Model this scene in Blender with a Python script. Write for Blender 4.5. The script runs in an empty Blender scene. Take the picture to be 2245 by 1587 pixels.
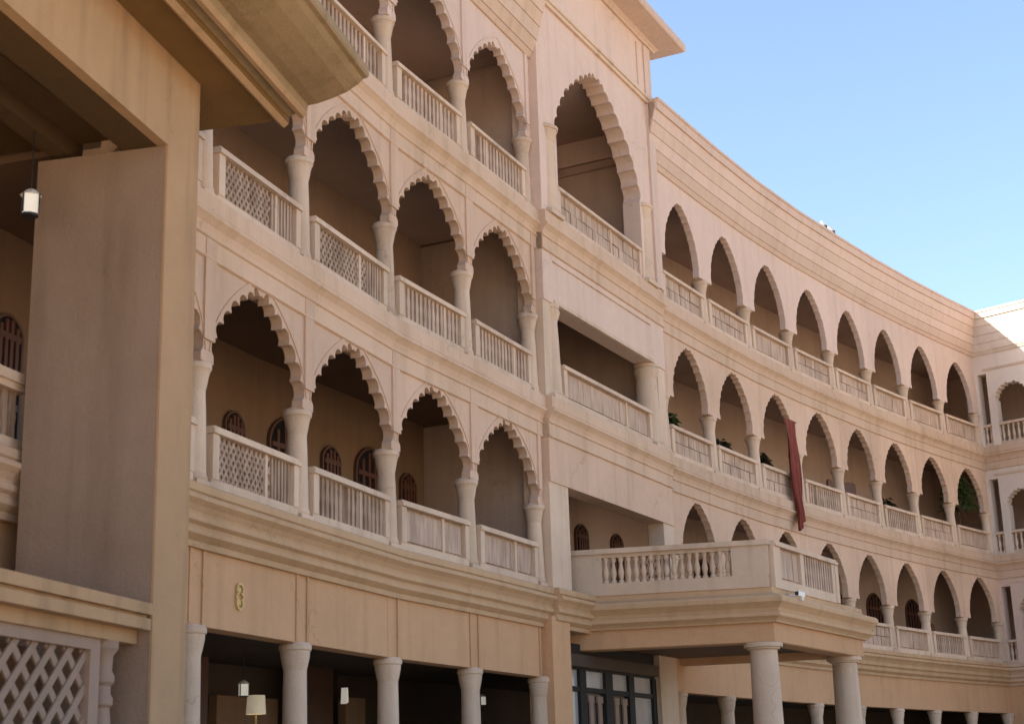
import bpy, bmesh, math, random
from mathutils import Matrix, Vector
random.seed(7)
SC = bpy.context.scene
COL = SC.collection
rad = math.radians

# ------------------------------------------------------------------ camera
EYE = 1.6
F_PX, TH, RO = 3373.83, 0.26995, -0.030728
cam_d = bpy.data.cameras.new('camera')
cam_d.sensor_width = 36.0
cam_d.lens = 36.0 * F_PX / 2245.0
cam_d.clip_end = 2000
cam_d.dof.use_dof = True
cam_d.dof.focus_distance = 42.0
cam_d.dof.aperture_fstop = 2.2
cam = bpy.data.objects.new('camera', cam_d)
COL.objects.link(cam)
fw = Vector((0, math.cos(TH), math.sin(TH)))
up0 = Vector((0, -math.sin(TH), math.cos(TH)))
r0 = Vector((1, 0, 0))
rt = r0 * math.cos(RO) + up0 * math.sin(RO)
upv = -r0 * math.sin(RO) + up0 * math.cos(RO)
mw = Matrix((rt, upv, -fw)).transposed().to_4x4()
mw.translation = Vector((0, 0, EYE))
cam.matrix_world = mw
SC.camera = cam

# ------------------------------------------------------------------ light
SUN_AZ_VEC = Vector((-0.93, -0.2, 0)).normalized()
SUN_EL = rad(36)
world = bpy.data.worlds.new('World')
SC.world = world
world.use_nodes = True
wn = world.node_tree
bg = wn.nodes['Background']
sky = wn.nodes.new('ShaderNodeTexSky')
sky.sky_type = 'NISHITA'
sky.sun_disc = False
sky.sun_elevation = SUN_EL
sky.sun_rotation = math.atan2(SUN_AZ_VEC.x, SUN_AZ_VEC.y)
sky.dust_density = 2.0
sky.ozone_density = 1.0
wn.links.new(sky.outputs[0], bg.inputs[0])
bg.inputs[1].default_value = 0.1
sl = bpy.data.lights.new('sun', 'SUN')
sl.energy = 5.0
sl.angle = rad(0.5)
sl.color = (1.0, 0.93, 0.82)
so = bpy.data.objects.new('sun', sl)
COL.objects.link(so)
sdir = SUN_AZ_VEC * math.cos(SUN_EL) + Vector((0, 0, math.sin(SUN_EL)))
so.rotation_euler = sdir.to_track_quat('Z', 'Y').to_euler()
so.location = sdir * 80
SC.view_settings.view_transform = 'Standard'
SC.view_settings.look = 'None'
SC.view_settings.exposure = 1.82
SC.view_settings.gamma = 1.0


# ------------------------------------------------------------------ materials
def nodes_of(name):
    m = bpy.data.materials.new(name)
    m.use_nodes = True
    nt = m.node_tree
    return m, nt, nt.nodes['Principled BSDF']


ALB = 0.74


def plaster(name, c, dirt=(0.3, 0.22, 0.15), amount=0.35, rough=0.85, bump=0.02, streak=1.0, bscale=22):
    c = tuple(x * ALB for x in c); dirt = tuple(x * ALB for x in dirt)
    m, nt, b = nodes_of(name)
    N, L = nt.nodes.new, nt.links.new
    geo = N('ShaderNodeNewGeometry')
    n1 = N('ShaderNodeTexNoise'); n1.inputs['Scale'].default_value = 0.55; n1.inputs['Detail'].default_value = 6
    L(geo.outputs['Position'], n1.inputs['Vector'])
    mp = N('ShaderNodeMapping'); mp.inputs['Scale'].default_value = (3.2, 3.2, 0.28)
    L(geo.outputs['Position'], mp.inputs['Vector'])
    n2 = N('ShaderNodeTexNoise'); n2.inputs['Scale'].default_value = 1.0; n2.inputs['Detail'].default_value = 5
    L(mp.outputs[0], n2.inputs['Vector'])
    r1 = N('ShaderNodeValToRGB'); r1.color_ramp.elements[0].position = 0.42; r1.color_ramp.elements[1].position = 0.75
    L(n1.outputs[0], r1.inputs[0])
    r2 = N('ShaderNodeValToRGB'); r2.color_ramp.elements[0].position = 0.5; r2.color_ramp.elements[1].position = 0.68
    L(n2.outputs[0], r2.inputs[0])
    ad = N('ShaderNodeMath'); ad.operation = 'MULTIPLY_ADD'
    L(r2.outputs[0], ad.inputs[0]); ad.inputs[1].default_value = streak; L(r1.outputs[0], ad.inputs[2])
    mu = N('ShaderNodeMath'); mu.operation = 'MULTIPLY'; mu.inputs[1].default_value = amount; mu.use_clamp = True
    L(ad.outputs[0], mu.inputs[0])
    n3 = N('ShaderNodeTexNoise'); n3.inputs['Scale'].default_value = 5.0; n3.inputs['Detail'].default_value = 8
    L(geo.outputs['Position'], n3.inputs['Vector'])
    mixv = N('ShaderNodeMix'); mixv.data_type = 'RGBA'
    mixv.inputs[6].default_value = (c[0] * 0.93, c[1] * 0.92, c[2] * 0.92, 1)
    mixv.inputs[7].default_value = (min(1, c[0] * 1.06), min(1, c[1] * 1.06), min(1, c[2] * 1.05), 1)
    L(n3.outputs[0], mixv.inputs[0])
    mix = N('ShaderNodeMix'); mix.data_type = 'RGBA'
    L(mu.outputs[0], mix.inputs[0]); L(mixv.outputs[2], mix.inputs[6]); mix.inputs[7].default_value = (*dirt, 1)
    oi = N('ShaderNodeObjectInfo')
    mr = N('ShaderNodeMapRange'); mr.inputs['To Min'].default_value = 0.93; mr.inputs['To Max'].default_value = 1.05
    L(oi.outputs['Random'], mr.inputs['Value'])
    tint = N('ShaderNodeVectorMath'); tint.operation = 'SCALE'
    wv = N('ShaderNodeMix'); wv.data_type = 'RGBA'; wv.blend_type = 'ADD'; wv.inputs[0].default_value = 0.35
    L(geo.outputs['Position'], wv.inputs[6]); L(n3.outputs[1], wv.inputs[7])
    vo = N('ShaderNodeTexVoronoi'); vo.feature = 'DISTANCE_TO_EDGE'; vo.inputs['Scale'].default_value = 0.55
    L(wv.outputs[2], vo.inputs['Vector'])
    lt = N('ShaderNodeMath'); lt.operation = 'LESS_THAN'; lt.inputs[1].default_value = 0.006
    L(vo.outputs['Distance'], lt.inputs[0])
    gt = N('ShaderNodeMath'); gt.operation = 'GREATER_THAN'; gt.inputs[1].default_value = 0.57
    L(n1.outputs[0], gt.inputs[0])
    ck = N('ShaderNodeMath'); ck.operation = 'MULTIPLY'; L(lt.outputs[0], ck.inputs[0]); L(gt.outputs[0], ck.inputs[1])
    ck2 = N('ShaderNodeMath'); ck2.operation = 'MULTIPLY'; L(ck.outputs[0], ck2.inputs[0]); ck2.inputs[1].default_value = 0.2
    mix2 = N('ShaderNodeMix'); mix2.data_type = 'RGBA'
    L(ck2.outputs[0], mix2.inputs[0]); L(mix.outputs[2], mix2.inputs[6])
    mix2.inputs[7].default_value = (dirt[0] * 0.45, dirt[1] * 0.42, dirt[2] * 0.4, 1)
    L(mix2.outputs[2], tint.inputs[0]); L(mr.outputs[0], tint.inputs['Scale'])
    L(tint.outputs[0], b.inputs['Base Color'])
    b.inputs['Roughness'].default_value = rough
    b.inputs['Specular IOR Level'].default_value = 0.25
    n4 = N('ShaderNodeTexNoise'); n4.inputs['Scale'].default_value = bscale; n4.inputs['Detail'].default_value = 6
    L(geo.outputs['Position'], n4.inputs['Vector'])
    bp = N('ShaderNodeBump'); bp.inputs['Strength'].default_value = 0.5; bp.inputs['Distance'].default_value = bump
    L(n4.outputs[0], bp.inputs['Height']); L(bp.outputs[0], b.inputs['Normal'])
    return m


def weathered_panel(name, c, d, scale=9.0):
    """rough stone infill: vertical streaks and grime"""
    c = tuple(x * ALB for x in c); d = tuple(x * ALB for x in d)
    m, nt, b = nodes_of(name)
    N, L = nt.nodes.new, nt.links.new
    geo = N('ShaderNodeNewGeometry')
    mp = N('ShaderNodeMapping'); mp.inputs['Scale'].default_value = (7, 7, 0.9)
    L(geo.outputs['Position'], mp.inputs['Vector'])
    n = N('ShaderNodeTexNoise'); n.inputs['Scale'].default_value = 1.4; n.inputs['Detail'].default_value = 7
    L(mp.outputs[0], n.inputs['Vector'])
    n2 = N('ShaderNodeTexNoise'); n2.inputs['Scale'].default_value = 1.3; n2.inputs['Detail'].default_value = 4
    L(geo.outputs['Position'], n2.inputs['Vector'])
    mx = N('ShaderNodeMath'); mx.operation = 'MULTIPLY_ADD'; mx.inputs[1].default_value = 0.65
    L(n.outputs[0], mx.inputs[0])
    mh = N('ShaderNodeMath'); mh.operation = 'MULTIPLY'; mh.inputs[1].default_value = 0.35
    L(n2.outputs[0], mh.inputs[0]); L(mh.outputs[0], mx.inputs[2])
    r = N('ShaderNodeValToRGB')
    r.color_ramp.elements[0].position = 0.36; r.color_ramp.elements[0].color = (*d, 1)
    r.color_ramp.elements[1].position = 0.62; r.color_ramp.elements[1].color = (*c, 1)
    L(mx.outputs[0], r.inputs[0])
    L(r.outputs[0], b.inputs['Base Color'])
    b.inputs['Roughness'].default_value = 0.9
    b.inputs['Specular IOR Level'].default_value = 0.2
    bp = N('ShaderNodeBump'); bp.inputs['Strength'].default_value = 0.7; bp.inputs['Distance'].default_value = 0.05
    L(n.outputs[0], bp.inputs['Height']); L(bp.outputs[0], b.inputs['Normal'])
    return m


def simple(name, c, rough=0.6, metal=0.0, spec=0.4, noise=0.12, ns=6.0, emit=0.0, trans=0.0):
    m, nt, b = nodes_of(name)
    N, L = nt.nodes.new, nt.links.new
    geo = N('ShaderNodeNewGeometry')
    n = N('ShaderNodeTexNoise'); n.inputs['Scale'].default_value = ns; n.inputs['Detail'].default_value = 5
    L(geo.outputs['Position'], n.inputs['Vector'])
    mx = N('ShaderNodeMix'); mx.data_type = 'RGBA'
    mx.inputs[6].default_value = (*[x * (1 - noise) for x in c], 1)
    mx.inputs[7].default_value = (*[min(1, x * (1 + noise)) for x in c], 1)
    L(n.outputs[0], mx.inputs[0]); L(mx.outputs[2], b.inputs['Base Color'])
    b.inputs['Roughness'].default_value = rough
    b.inputs['Metallic'].default_value = metal
    b.inputs['Specular IOR Level'].default_value = spec
    if emit:
        L(mx.outputs[2], b.inputs['Emission Color']); b.inputs['Emission Strength'].default_value = emit
    if trans:
        b.inputs['Transmission Weight'].default_value = trans
    return m


M = {}
M['peach'] = plaster('peach_plaster', (0.83, 0.58, 0.425), dirt=(0.5, 0.33, 0.2), amount=0.28)
M['pink'] = plaster('pink_plaster', (0.88, 0.66, 0.545), dirt=(0.6, 0.43, 0.32), amount=0.22)
M['course'] = plaster('tan_course_plaster', (0.85, 0.625, 0.49), dirt=(0.55, 0.38, 0.26), amount=0.22)
M['white_wall'] = plaster('pale_wing_plaster', (0.95, 0.80, 0.68), dirt=(0.64, 0.5, 0.42), amount=0.2)  # whitened so the colour carries the sun's overexposure
M['trim'] = plaster('cream_trim', (0.86, 0.65, 0.485), dirt=(0.4, 0.28, 0.19), amount=0.3)
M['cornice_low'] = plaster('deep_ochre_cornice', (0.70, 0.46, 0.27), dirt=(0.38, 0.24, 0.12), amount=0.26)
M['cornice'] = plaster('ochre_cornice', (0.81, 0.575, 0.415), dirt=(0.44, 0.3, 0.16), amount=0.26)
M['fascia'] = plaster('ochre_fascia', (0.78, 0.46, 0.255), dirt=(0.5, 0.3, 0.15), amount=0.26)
M['inner'] = plaster('inner_wall', (0.36, 0.215, 0.125), dirt=(0.22, 0.13, 0.08), amount=0.4, streak=0.6)  # darkened, deep gallery shade is put into the colour
M['inner_mid'] = plaster('inner_tan_wall', (0.46, 0.305, 0.21), dirt=(0.28, 0.18, 0.12), amount=0.4, streak=0.6)  # same interior in a half shade tone for the middle gallery
M['inner_pink'] = plaster('inner_pink_wall', (0.72, 0.53, 0.42), dirt=(0.44, 0.31, 0.24), amount=0.35, streak=0.6)  # lighter pink copy, brighter gallery light put into the colour
M['ceil'] = plaster('ceiling_paint', (0.24, 0.145, 0.09), dirt=(0.14, 0.09, 0.055), amount=0.4, streak=0.2)  # ceiling tone darkened to hold the gallery shade
M['ceil_pink'] = plaster('pale_ceiling_paint', (0.58, 0.42, 0.34), dirt=(0.36, 0.26, 0.2), amount=0.4, streak=0.2)  # lighter ceiling copy for the better lit galleries
M['floor'] = plaster('floor_stone', (0.5, 0.36, 0.25), amount=0.3)
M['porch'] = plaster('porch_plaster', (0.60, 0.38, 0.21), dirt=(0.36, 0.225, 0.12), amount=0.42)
M['porch_grey'] = plaster('porch_grey_plaster', (0.40, 0.285, 0.215), dirt=(0.25, 0.165, 0.11), amount=0.5, streak=0.7)  # darker porch plaster, the side wall's shade is in the colour
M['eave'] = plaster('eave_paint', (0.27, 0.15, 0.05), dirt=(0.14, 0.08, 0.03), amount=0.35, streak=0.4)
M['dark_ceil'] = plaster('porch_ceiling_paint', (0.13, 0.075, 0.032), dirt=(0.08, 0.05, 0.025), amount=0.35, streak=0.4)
M['cove'] = plaster('eave_cove_paint', (0.45, 0.315, 0.18), dirt=(0.24, 0.17, 0.07), amount=0.4)
M['lattice'] = plaster('lattice_paint', (0.42, 0.295, 0.225), amount=0.25)
M['panel_a'] = weathered_panel('weathered_stone', (0.66, 0.48, 0.36), (0.36, 0.245, 0.175))
M['panel_b'] = weathered_panel('weathered_stone_pale', (0.74, 0.545, 0.42), (0.46, 0.325, 0.24))
M['panel_dark'] = weathered_panel('stained_recess', (0.44, 0.31, 0.225), (0.24, 0.16, 0.115))  # darker stone tone for slabs set behind the carving
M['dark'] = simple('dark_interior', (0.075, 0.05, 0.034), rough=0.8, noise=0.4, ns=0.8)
M['dark_red'] = simple('dark_red_panelling', (0.085, 0.04, 0.024), rough=0.5, noise=0.4, ns=1.5)
M['wood'] = simple('dark_red_wood', (0.12, 0.042, 0.022), rough=0.5)
M['brownwood'] = simple('brown_wood', (0.12, 0.055, 0.035), rough=0.5)
M['glass'] = simple('dark_glass', (0.02, 0.022, 0.024), rough=0.08, spec=0.8)
M['doorglass'] = simple('door_glass', (0.36, 0.34, 0.33), rough=0.12, spec=0.8, noise=0.25, ns=1.2)  # pale base colour stands in for the bright court's reflection
M['doormetal'] = simple('door_metal', (0.02, 0.018, 0.017), rough=0.6, spec=0.2)
M['red'] = simple('red_cloth', (0.2, 0.045, 0.03), rough=0.9, noise=0.35, ns=3)
M['gold'] = simple('old_gold', (0.55, 0.38, 0.14), rough=0.5, metal=0.2, noise=0.4, ns=12)
M['white'] = simple('white_paint', (0.75, 0.73, 0.7), rough=0.4)
M['lampglow'] = simple('lamp_glass', (0.7, 0.66, 0.58), rough=0.3, emit=0.12)
M['shadeglow'] = simple('lamp_shade_cloth', (0.8, 0.7, 0.52), rough=0.8, emit=0.06)
M['yellowlight'] = simple('yellow_lamp_glass', (0.5, 0.52, 0.08), rough=0.3, emit=0.35)  # glow for a yellow green glint, not a known lamp
M['black'] = simple('black_metal', (0.02, 0.02, 0.022), rough=0.4)
M['leaf'] = simple('leaf_green', (0.06, 0.085, 0.022), rough=0.6, noise=0.5, ns=9)
M['leafdark'] = simple('leaf_dark', (0.045, 0.04, 0.018), rough=0.7, noise=0.5, ns=9)
M['pot'] = simple('clay_pot', (0.25, 0.11, 0.06), rough=0.8)
M['paving'] = plaster('court_paving', (0.72, 0.54, 0.36), dirt=(0.3, 0.23, 0.16), amount=0.4, streak=0.0)
M['roof'] = plaster('roof_screed', (0.4, 0.32, 0.26), amount=0.4)


# ------------------------------------------------------------------ mesh builder
class MB:
    def __init__(s):
        s.v, s.f = [], []

    def add(s, vs, fs):
        o = len(s.v)
        s.v += [tuple(v) for v in vs]
        s.f += [tuple(i + o for i in f) for f in fs]
        return s

    def box(s, x0, x1, y0, y1, z0, z1):
        return s.add([(x0, y0, z0), (x1, y0, z0), (x1, y1, z0), (x0, y1, z0),
                      (x0, y0, z1), (x1, y0, z1), (x1, y1, z1), (x0, y1, z1)],
                     [(0, 3, 2, 1), (4, 5, 6, 7), (0, 1, 5, 4), (1, 2, 6, 5), (2, 3, 7, 6), (3, 0, 4, 7)])

    def poly(s, pts, y0, y1):
        """extrude an (x,z) outline along y"""
        n = len(pts)
        vs = [(x, y0, z) for x, z in pts] + [(x, y1, z) for x, z in pts]
        fs = [tuple(range(n)), tuple(range(2 * n - 1, n - 1, -1))]
        fs += [(i, i + n, (i + 1) % n + n, (i + 1) % n) for i in range(n)]
        return s.add(vs, fs)

    def lathe(s, prof, seg=20, cx=0, cy=0, z0=0):
        n = len(prof)
        vs = []
        for r, z in prof:
            for k in range(seg):
                a = 2 * math.pi * k / seg
                vs.append((cx + r * math.cos(a), cy + r * math.sin(a), z0 + z))
        fs = []
        for i in range(n - 1):
            for k in range(seg):
                k2 = (k + 1) % seg
                fs.append((i * seg + k, i * seg + k2, (i + 1) * seg + k2, (i + 1) * seg + k))
        fs.append(tuple(range(seg - 1, -1, -1)))
        fs.append(tuple(range((n - 1) * seg, n * seg)))
        return s.add(vs, fs)

    def sweep(s, path, prof, pre=None, post=None):
        """sweep closed profile of (outward offset, z) along a plan polyline with mitred corners"""
        P = [Vector(p) for p in path]
        n = len(P)
        k = len(prof)
        vs = []
        for i in range(n):
            ds = []
            if i > 0: ds.append((P[i] - P[i - 1]).normalized())
            elif pre is not None: ds.append(Vector(pre).normalized())
            if i < n - 1: ds.append((P[i + 1] - P[i]).normalized())
            elif post is not None: ds.append(Vector(post).normalized())
            ns = [Vector((d.y, -d.x)) for d in ds]
            if len(ns) == 1: nn = ns[0]
            else:
                nn = (ns[0] + ns[1]).normalized()
                nn = nn / max(0.3, nn.dot(ns[0]))
            for o, z in prof:
                q = P[i] + nn * o
                vs.append((q.x, q.y, z))
        fs = []
        for i in range(n - 1):
            for j in range(k):
                j2 = (j + 1) % k
                fs.append((i * k + j, i * k + j2, (i + 1) * k + j2, (i + 1) * k + j))
        fs.append(tuple(range(k)))
        fs.append(tuple(range(n * k - 1, (n - 1) * k - 1, -1)))
        return s.add(vs, fs)

    def mesh(s, name, smooth=False):
        me = bpy.data.meshes.new(name)
        me.from_pydata(s.v, [], s.f)
        bm = bmesh.new(); bm.from_mesh(me)
        bmesh.ops.triangulate(bm, faces=[f for f in bm.faces if len(f.verts) > 4])
        bmesh.ops.recalc_face_normals(bm, faces=bm.faces)
        if smooth:
            for f in bm.faces: f.smooth = True
            for e in bm.edges:
                if len(e.link_faces) == 2 and e.calc_face_angle(0) > rad(35): e.smooth = False
        bm.to_mesh(me); bm.free()
        return me


WM = {}


def thing(name, label, cat, loc=(0, 0, 0), group=None):
    o = bpy.data.objects.new(name, None)
    o.empty_display_size = 0.3
    COL.objects.link(o)
    o.location = loc
    o['label'] = label
    o['category'] = cat
    if group: o['group'] = group
    WM[o] = Matrix.Translation(Vector(loc))
    return o


def part(name, mb, mat, parent, Mx=None, smooth=False, label=None):
    me = mb if isinstance(mb, bpy.types.Mesh) else mb.mesh(name, smooth)
    if mat is not None and not me.materials: me.materials.append(M[mat] if isinstance(mat, str) else mat)
    o = bpy.data.objects.new(name, me)
    COL.objects.link(o)
    Mx = Mx if Mx is not None else Matrix.Identity(4)
    WM[o] = Mx
    if parent is not None:
        o.parent = parent
        o.matrix_local = WM[parent].inverted() @ Mx
    else:
        o.matrix_world = Mx
    if label: o['label'] = label
    return o


def tag(o, label, cat, group=None, kind=None):
    if label: o['label'] = label
    if cat: o['category'] = cat
    if group: o['group'] = group
    if kind: o['kind'] = kind
    return o


def frame(p, q, z=0.0):
    t = (Vector(q) - Vector(p)).normalized()
    return Matrix(((t.x, -t.y, 0, p[0]), (t.y, t.x, 0, p[1]), (0, 0, 1, z), (0, 0, 0, 1)))


def dist(p, q):
    return math.hypot(q[0] - p[0], q[1] - p[1])


def along(p, q, s, o=0.0):
    t = (Vector(q) - Vector(p)).normalized()
    n = Vector((t.y, -t.x))
    r = Vector(p) + t * s + n * o
    return (r.x, r.y)


# ------------------------------------------------------------------ shared shapes
def arch_curve(cx, a, zs, h, lobes=0, depth=0.09, pw_=2.4, qw_=0.7, rng=None):
    """pointed arch from left springing over the apex to the right; scalloped when lobes > 0"""
    def base(s):                             # s 0..1 left half
        v = math.sin(s * math.pi / 2) ** 0.9
        return (cx - a * max(0.0, 1 - v ** pw_) ** qw_, zs + h * v)
    half = []
    if lobes == 0:
        half = [base(i / 18) for i in range(19)]
    else:
        seg = 7
        for k in range(lobes):
            p, q = base(k / lobes), base((k + 1) / lobes)
            dx, dz = q[0] - p[0], q[1] - p[1]
            ln = math.hypot(dx, dz)
            nx, nz = -dz / ln, dx / ln
            if k == lobes - 1: d = 0.0
            else: d = depth * (1.0 if rng is None else rng.uniform(0.85, 1.2))
            for i in range(seg):
                u = i / seg
                bump = math.sin(math.pi * u) ** 0.55 * d if d else -math.sin(math.pi * u) * 0.02
                half.append((p[0] + dx * u + nx * bump, p[1] + dz * u + nz * bump))
        half.append(base(1))
    right = [(2 * cx - x, z) for x, z in half[:-1]][::-1]
    return half + right


def arch_wall(w, zs, za, zt, xl, xr, lobes, th0=-0.18, th1=-0.0, zb=None, depth=0.09, rng=None, strips=True, hood=False, pq=(2.05, 0.76)):
    cx, a = (xl + xr) / 2, (xr - xl) / 2
    cv = arch_curve(cx, a, zs, za - zs, lobes, depth, pq[0], pq[1], rng=rng)
    zb = zs - 0.16 if zb is None else zb
    pts = [(0.0, zb), (xl, zb)] + cv + [(xr, zb), (w, zb), (w, zt), (0.0, zt)]
    mb = MB().poly(pts, th0, th1)
    if strips:                               # pilaster strips that rise over each column
        for x in (0.0, w):
            x0, x1 = (0.002, 0.15) if x == 0 else (w - 0.15, w - 0.002)
            mb.box(x0, x1, th0 - 0.035, th0 + 0.02, zb + 0.3, zt - 0.06)
    if lobes and hood:                       # raised rib round the arch
        o = arch_curve(cx, a + 0.13, zs + 0.05, za - zs + 0.2, 0, 0, pq[0], pq[1])
        i = arch_curve(cx, a + 0.10, zs + 0.05, za - zs + 0.155, 0, 0, pq[0], pq[1])
        mb.poly(o + i[::-1], th0 - 0.016, th0 + 0.01)
    return mb


def column_parts(parent, Mx, z0, z1, r=0.15, mat='trim', flare=1.0):
    h = z1 - z0
    key = ('col', round(h, 2), round(r, 3), mat, flare)
    if key not in CACHE:
        sh = MB().lathe([(r * 1.22, 0.18), (r * 1.18, 0.5), (r * 1.08, h * 0.6), (r, h - 0.42), (r, h - 0.36)], 20).mesh('shaft', True)
        cp = MB().lathe([(r * 0.98, h - 0.4), (r * 1.02, h - 0.37), (r * 1.12, h - 0.3), (r * 1.26, h - 0.18), (r * 1.38 * flare, h - 0.115),
                         (r * 1.5 * flare, h - 0.1), (r * 1.52 * flare, h - 0.035), (r * 1.4 * flare, h - 0.02), (r * 1.3 * flare, h + 0.002)], 20).mesh('capital', True)
        bs = MB().box(-r * 1.3, r * 1.3, -r * 1.3, r * 1.3, 0.0, 0.1).lathe(
            [(r * 1.3, 0.1), (r * 1.38, 0.13), (r * 1.3, 0.17), (r * 1.24, 0.2)], 20).mesh('base', True)
        for me in (sh, cp, bs): me.materials.append(M[mat])
        CACHE[key] = (sh, cp, bs)
    sh, cp, bs = CACHE[key]
    Z = Mx @ Matrix.Translation((0, 0, z0))
    c = part('column', sh, None, parent, Z)
    part('capital', cp, None, c, Z)
    part('base', bs, None, c, Z)
    return c


CACHE = {}


def relief(x0, x1, z0, z1, y, kind, rng):
    """a carved infill panel: raised carving standing on a recessed slab"""
    mb = MB()
    w, h = x1 - x0, z1 - z0
    d = 0.05
    def ribbon(pts, hw, ya, yb):
        L_, R_ = [], []
        for i, p in enumerate(pts):
            a, b = pts[max(0, i - 1)], pts[min(len(pts) - 1, i + 1)]
            t = Vector((b[0] - a[0], b[1] - a[1])).normalized()
            q = rng.uniform(0.8, 1.25) * hw
            L_.append((min(x1, max(x0, p[0] - t.y * q)), min(z1, max(z0, p[1] + t.x * q))))
            R_.append((min(x1, max(x0, p[0] + t.y * q)), min(z1, max(z0, p[1] - t.x * q))))
        n = len(pts)
        vs = [(p[0], ya, p[1]) for p in L_] + [(p[0], ya, p[1]) for p in R_] + [(p[0], yb, p[1]) for p in L_] + [(p[0], yb, p[1]) for p in R_]
        fs = []
        for i in range(n - 1):
            fs += [(i, i + 1, n + i + 1, n + i), (i, 2 * n + i, 2 * n + i + 1, i + 1), (n + i, n + i + 1, 3 * n + i + 1, 3 * n + i)]
        mb.add(vs, fs)
    ph = rng.uniform(0, 6)
    if kind == 'diagonal':
        split = x0 + w * rng.uniform(0.6, 0.75)
        for sg in (1, -1):
            x = x0 - h
            while x < split + h:
                pts = []
                for i in range(13):
                    v = i / 12
                    px_ = x + sg * h * 0.75 * v
                    if x0 <= px_ <= split: pts.append((px_, z0 + h * v))
                if len(pts) > 1: ribbon(pts, 0.021, y - d + (0.0 if sg > 0 else 0.006), y + 0.01)
                x += 0.125 + rng.uniform(-0.006, 0.006)
        x = split + 0.06
        while x < x1 - 0.03:
            mb.box(x - 0.026, x + 0.026, y - d - 0.004, y + 0.01, z0 + 0.002, z1 - 0.002)
            x += 0.1
    elif kind == 'flute':
        n = max(4, int(w / 0.15))
        for i in range(n):
            xc = x0 + (i + 0.5) * w / n
            if rng.random() < 0.07: continue
            ww = w / n * rng.uniform(0.27, 0.36)
            mb.poly([(xc - ww, z0 + 0.001), (xc + ww, z0 + 0.001), (xc + ww * 0.8, z0 + h * 0.3), (xc + ww * 1.15, z0 + h * 0.5), (xc + ww * 0.7, z0 + h * 0.75), (xc + ww, z1 - 0.001),
                     (xc - ww, z1 - 0.001), (xc - ww * 0.7, z0 + h * 0.75), (xc - ww * 1.15, z0 + h * 0.5), (xc - ww * 0.8, z0 + h * 0.3)], y - d, y + 0.01)
    elif kind == 'block':
        nx = max(3, int(w / 0.3))
        for r_ in range(2):
            for i in range(nx):
                g = rng.uniform(0.008, 0.016)
                mb.box(x0 + i * w / nx + g, x0 + (i + 1) * w / nx - g, y - d * rng.uniform(0.5, 1.0), y + 0.01, z0 + r_ * h / 2 + g, z0 + (r_ + 1) * h / 2 - g)
    else:
        xm = x0 + w * rng.uniform(0.45, 0.7)
        mb.box(x0 + 0.05, xm - 0.03, y - d * 0.7, y + 0.01, z0 + 0.05, z1 - 0.05)
        mb.box(xm + 0.03, x1 - 0.05, y - d * 0.5, y + 0.01, z0 + 0.05, z1 - 0.05)
    return mb


def slab_panel(x0, x1, z0, z1, y):
    return MB().box(x0 + 0.002, x1 - 0.002, y, y + 0.06, z0 + 0.002, z1 - 0.002)


def balustrade(parent, Mx, w, z, rng, kind='flute', x0=0.24, x1=None, rail_h=0.88, pm='panel_a', mull=True, y=-0.05):
    """parapet between two columns: plinth with posts, coping, carved infill"""
    x1 = w - 0.24 if x1 is None else x1
    T = Mx @ Matrix.Translation((0, y, z))
    b = part('balustrade', MB().box(x0, x1, -0.1, 0.1, 0.0, 0.17), 'trim', parent, T)
    for xa, xb in ((x0 + 0.001, x0 + 0.17), (x1 - 0.15, x1 - 0.001)):
        part('post', MB().box(xa, xb, -0.115, 0.09, 0.17, rail_h - 0.1), 'trim', b, T)
    dz = rng.uniform(-0.006, 0.006)
    part('handrail', MB().box(x0 - 0.02, x1 + 0.02, -0.15, 0.12, rail_h - 0.1 + dz, rail_h - 0.03 + dz).box(x0 - 0.005, x1 + 0.005, -0.125, 0.1, rail_h - 0.03 + dz, rail_h + dz), 'trim', b, T)
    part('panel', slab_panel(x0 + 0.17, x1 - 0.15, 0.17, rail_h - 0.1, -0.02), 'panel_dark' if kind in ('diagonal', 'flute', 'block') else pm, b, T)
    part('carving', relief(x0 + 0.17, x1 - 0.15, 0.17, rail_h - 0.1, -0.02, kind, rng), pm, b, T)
    if mull:
        xm = x0 + (x1 - x0) * rng.choice([0.3, 0.62, 0.7])
        part('mullion', MB().box(xm - 0.035, xm + 0.035, -0.085, 0.05, 0.171, rail_h - 0.101), 'trim', b, T)
    return b


def door_in_wall(parent, Mx, x, z, y, w=1.2, h=2.6, name='door'):
    """arched timber door set on the gallery back wall"""
    a = w / 2
    hh = h - a * 0.95
    out = [(-a - 0.045, 0)] + arch_curve(0, a + 0.045, hh, a * 0.95 + 0.045) + [(a + 0.045, 0)]
    inn = [(-a, 0)] + arch_curve(0, a, hh, a * 0.95) + [(a, 0)]
    T = Mx @ Matrix.Translation((x, y, z))
    d = part(name, MB().poly(inn, -0.05, 0.05), 'glass', parent, T)
    part('frame', MB().poly(out + inn[::-1], -0.07, 0.06), 'brownwood', d, T)
    mb = MB()
    for k in (-0.62, -0.2, 0.2, 0.62):
        mb.box(a * k - 0.035, a * k + 0.035, -0.085, -0.051, 0.02, hh + a * (0.5 if abs(k) > 0.5 else 0.78))
    mb.box(-a + 0.03, a - 0.03, -0.083, -0.0515, hh - 0.04, hh + 0.05)
    mb.box(-a + 0.03, a - 0.03, -0.083, -0.0515, hh * 0.55, hh * 0.55 + 0.09)
    part('glazing_bar', mb, 'wood', d, T)
    return d


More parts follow.
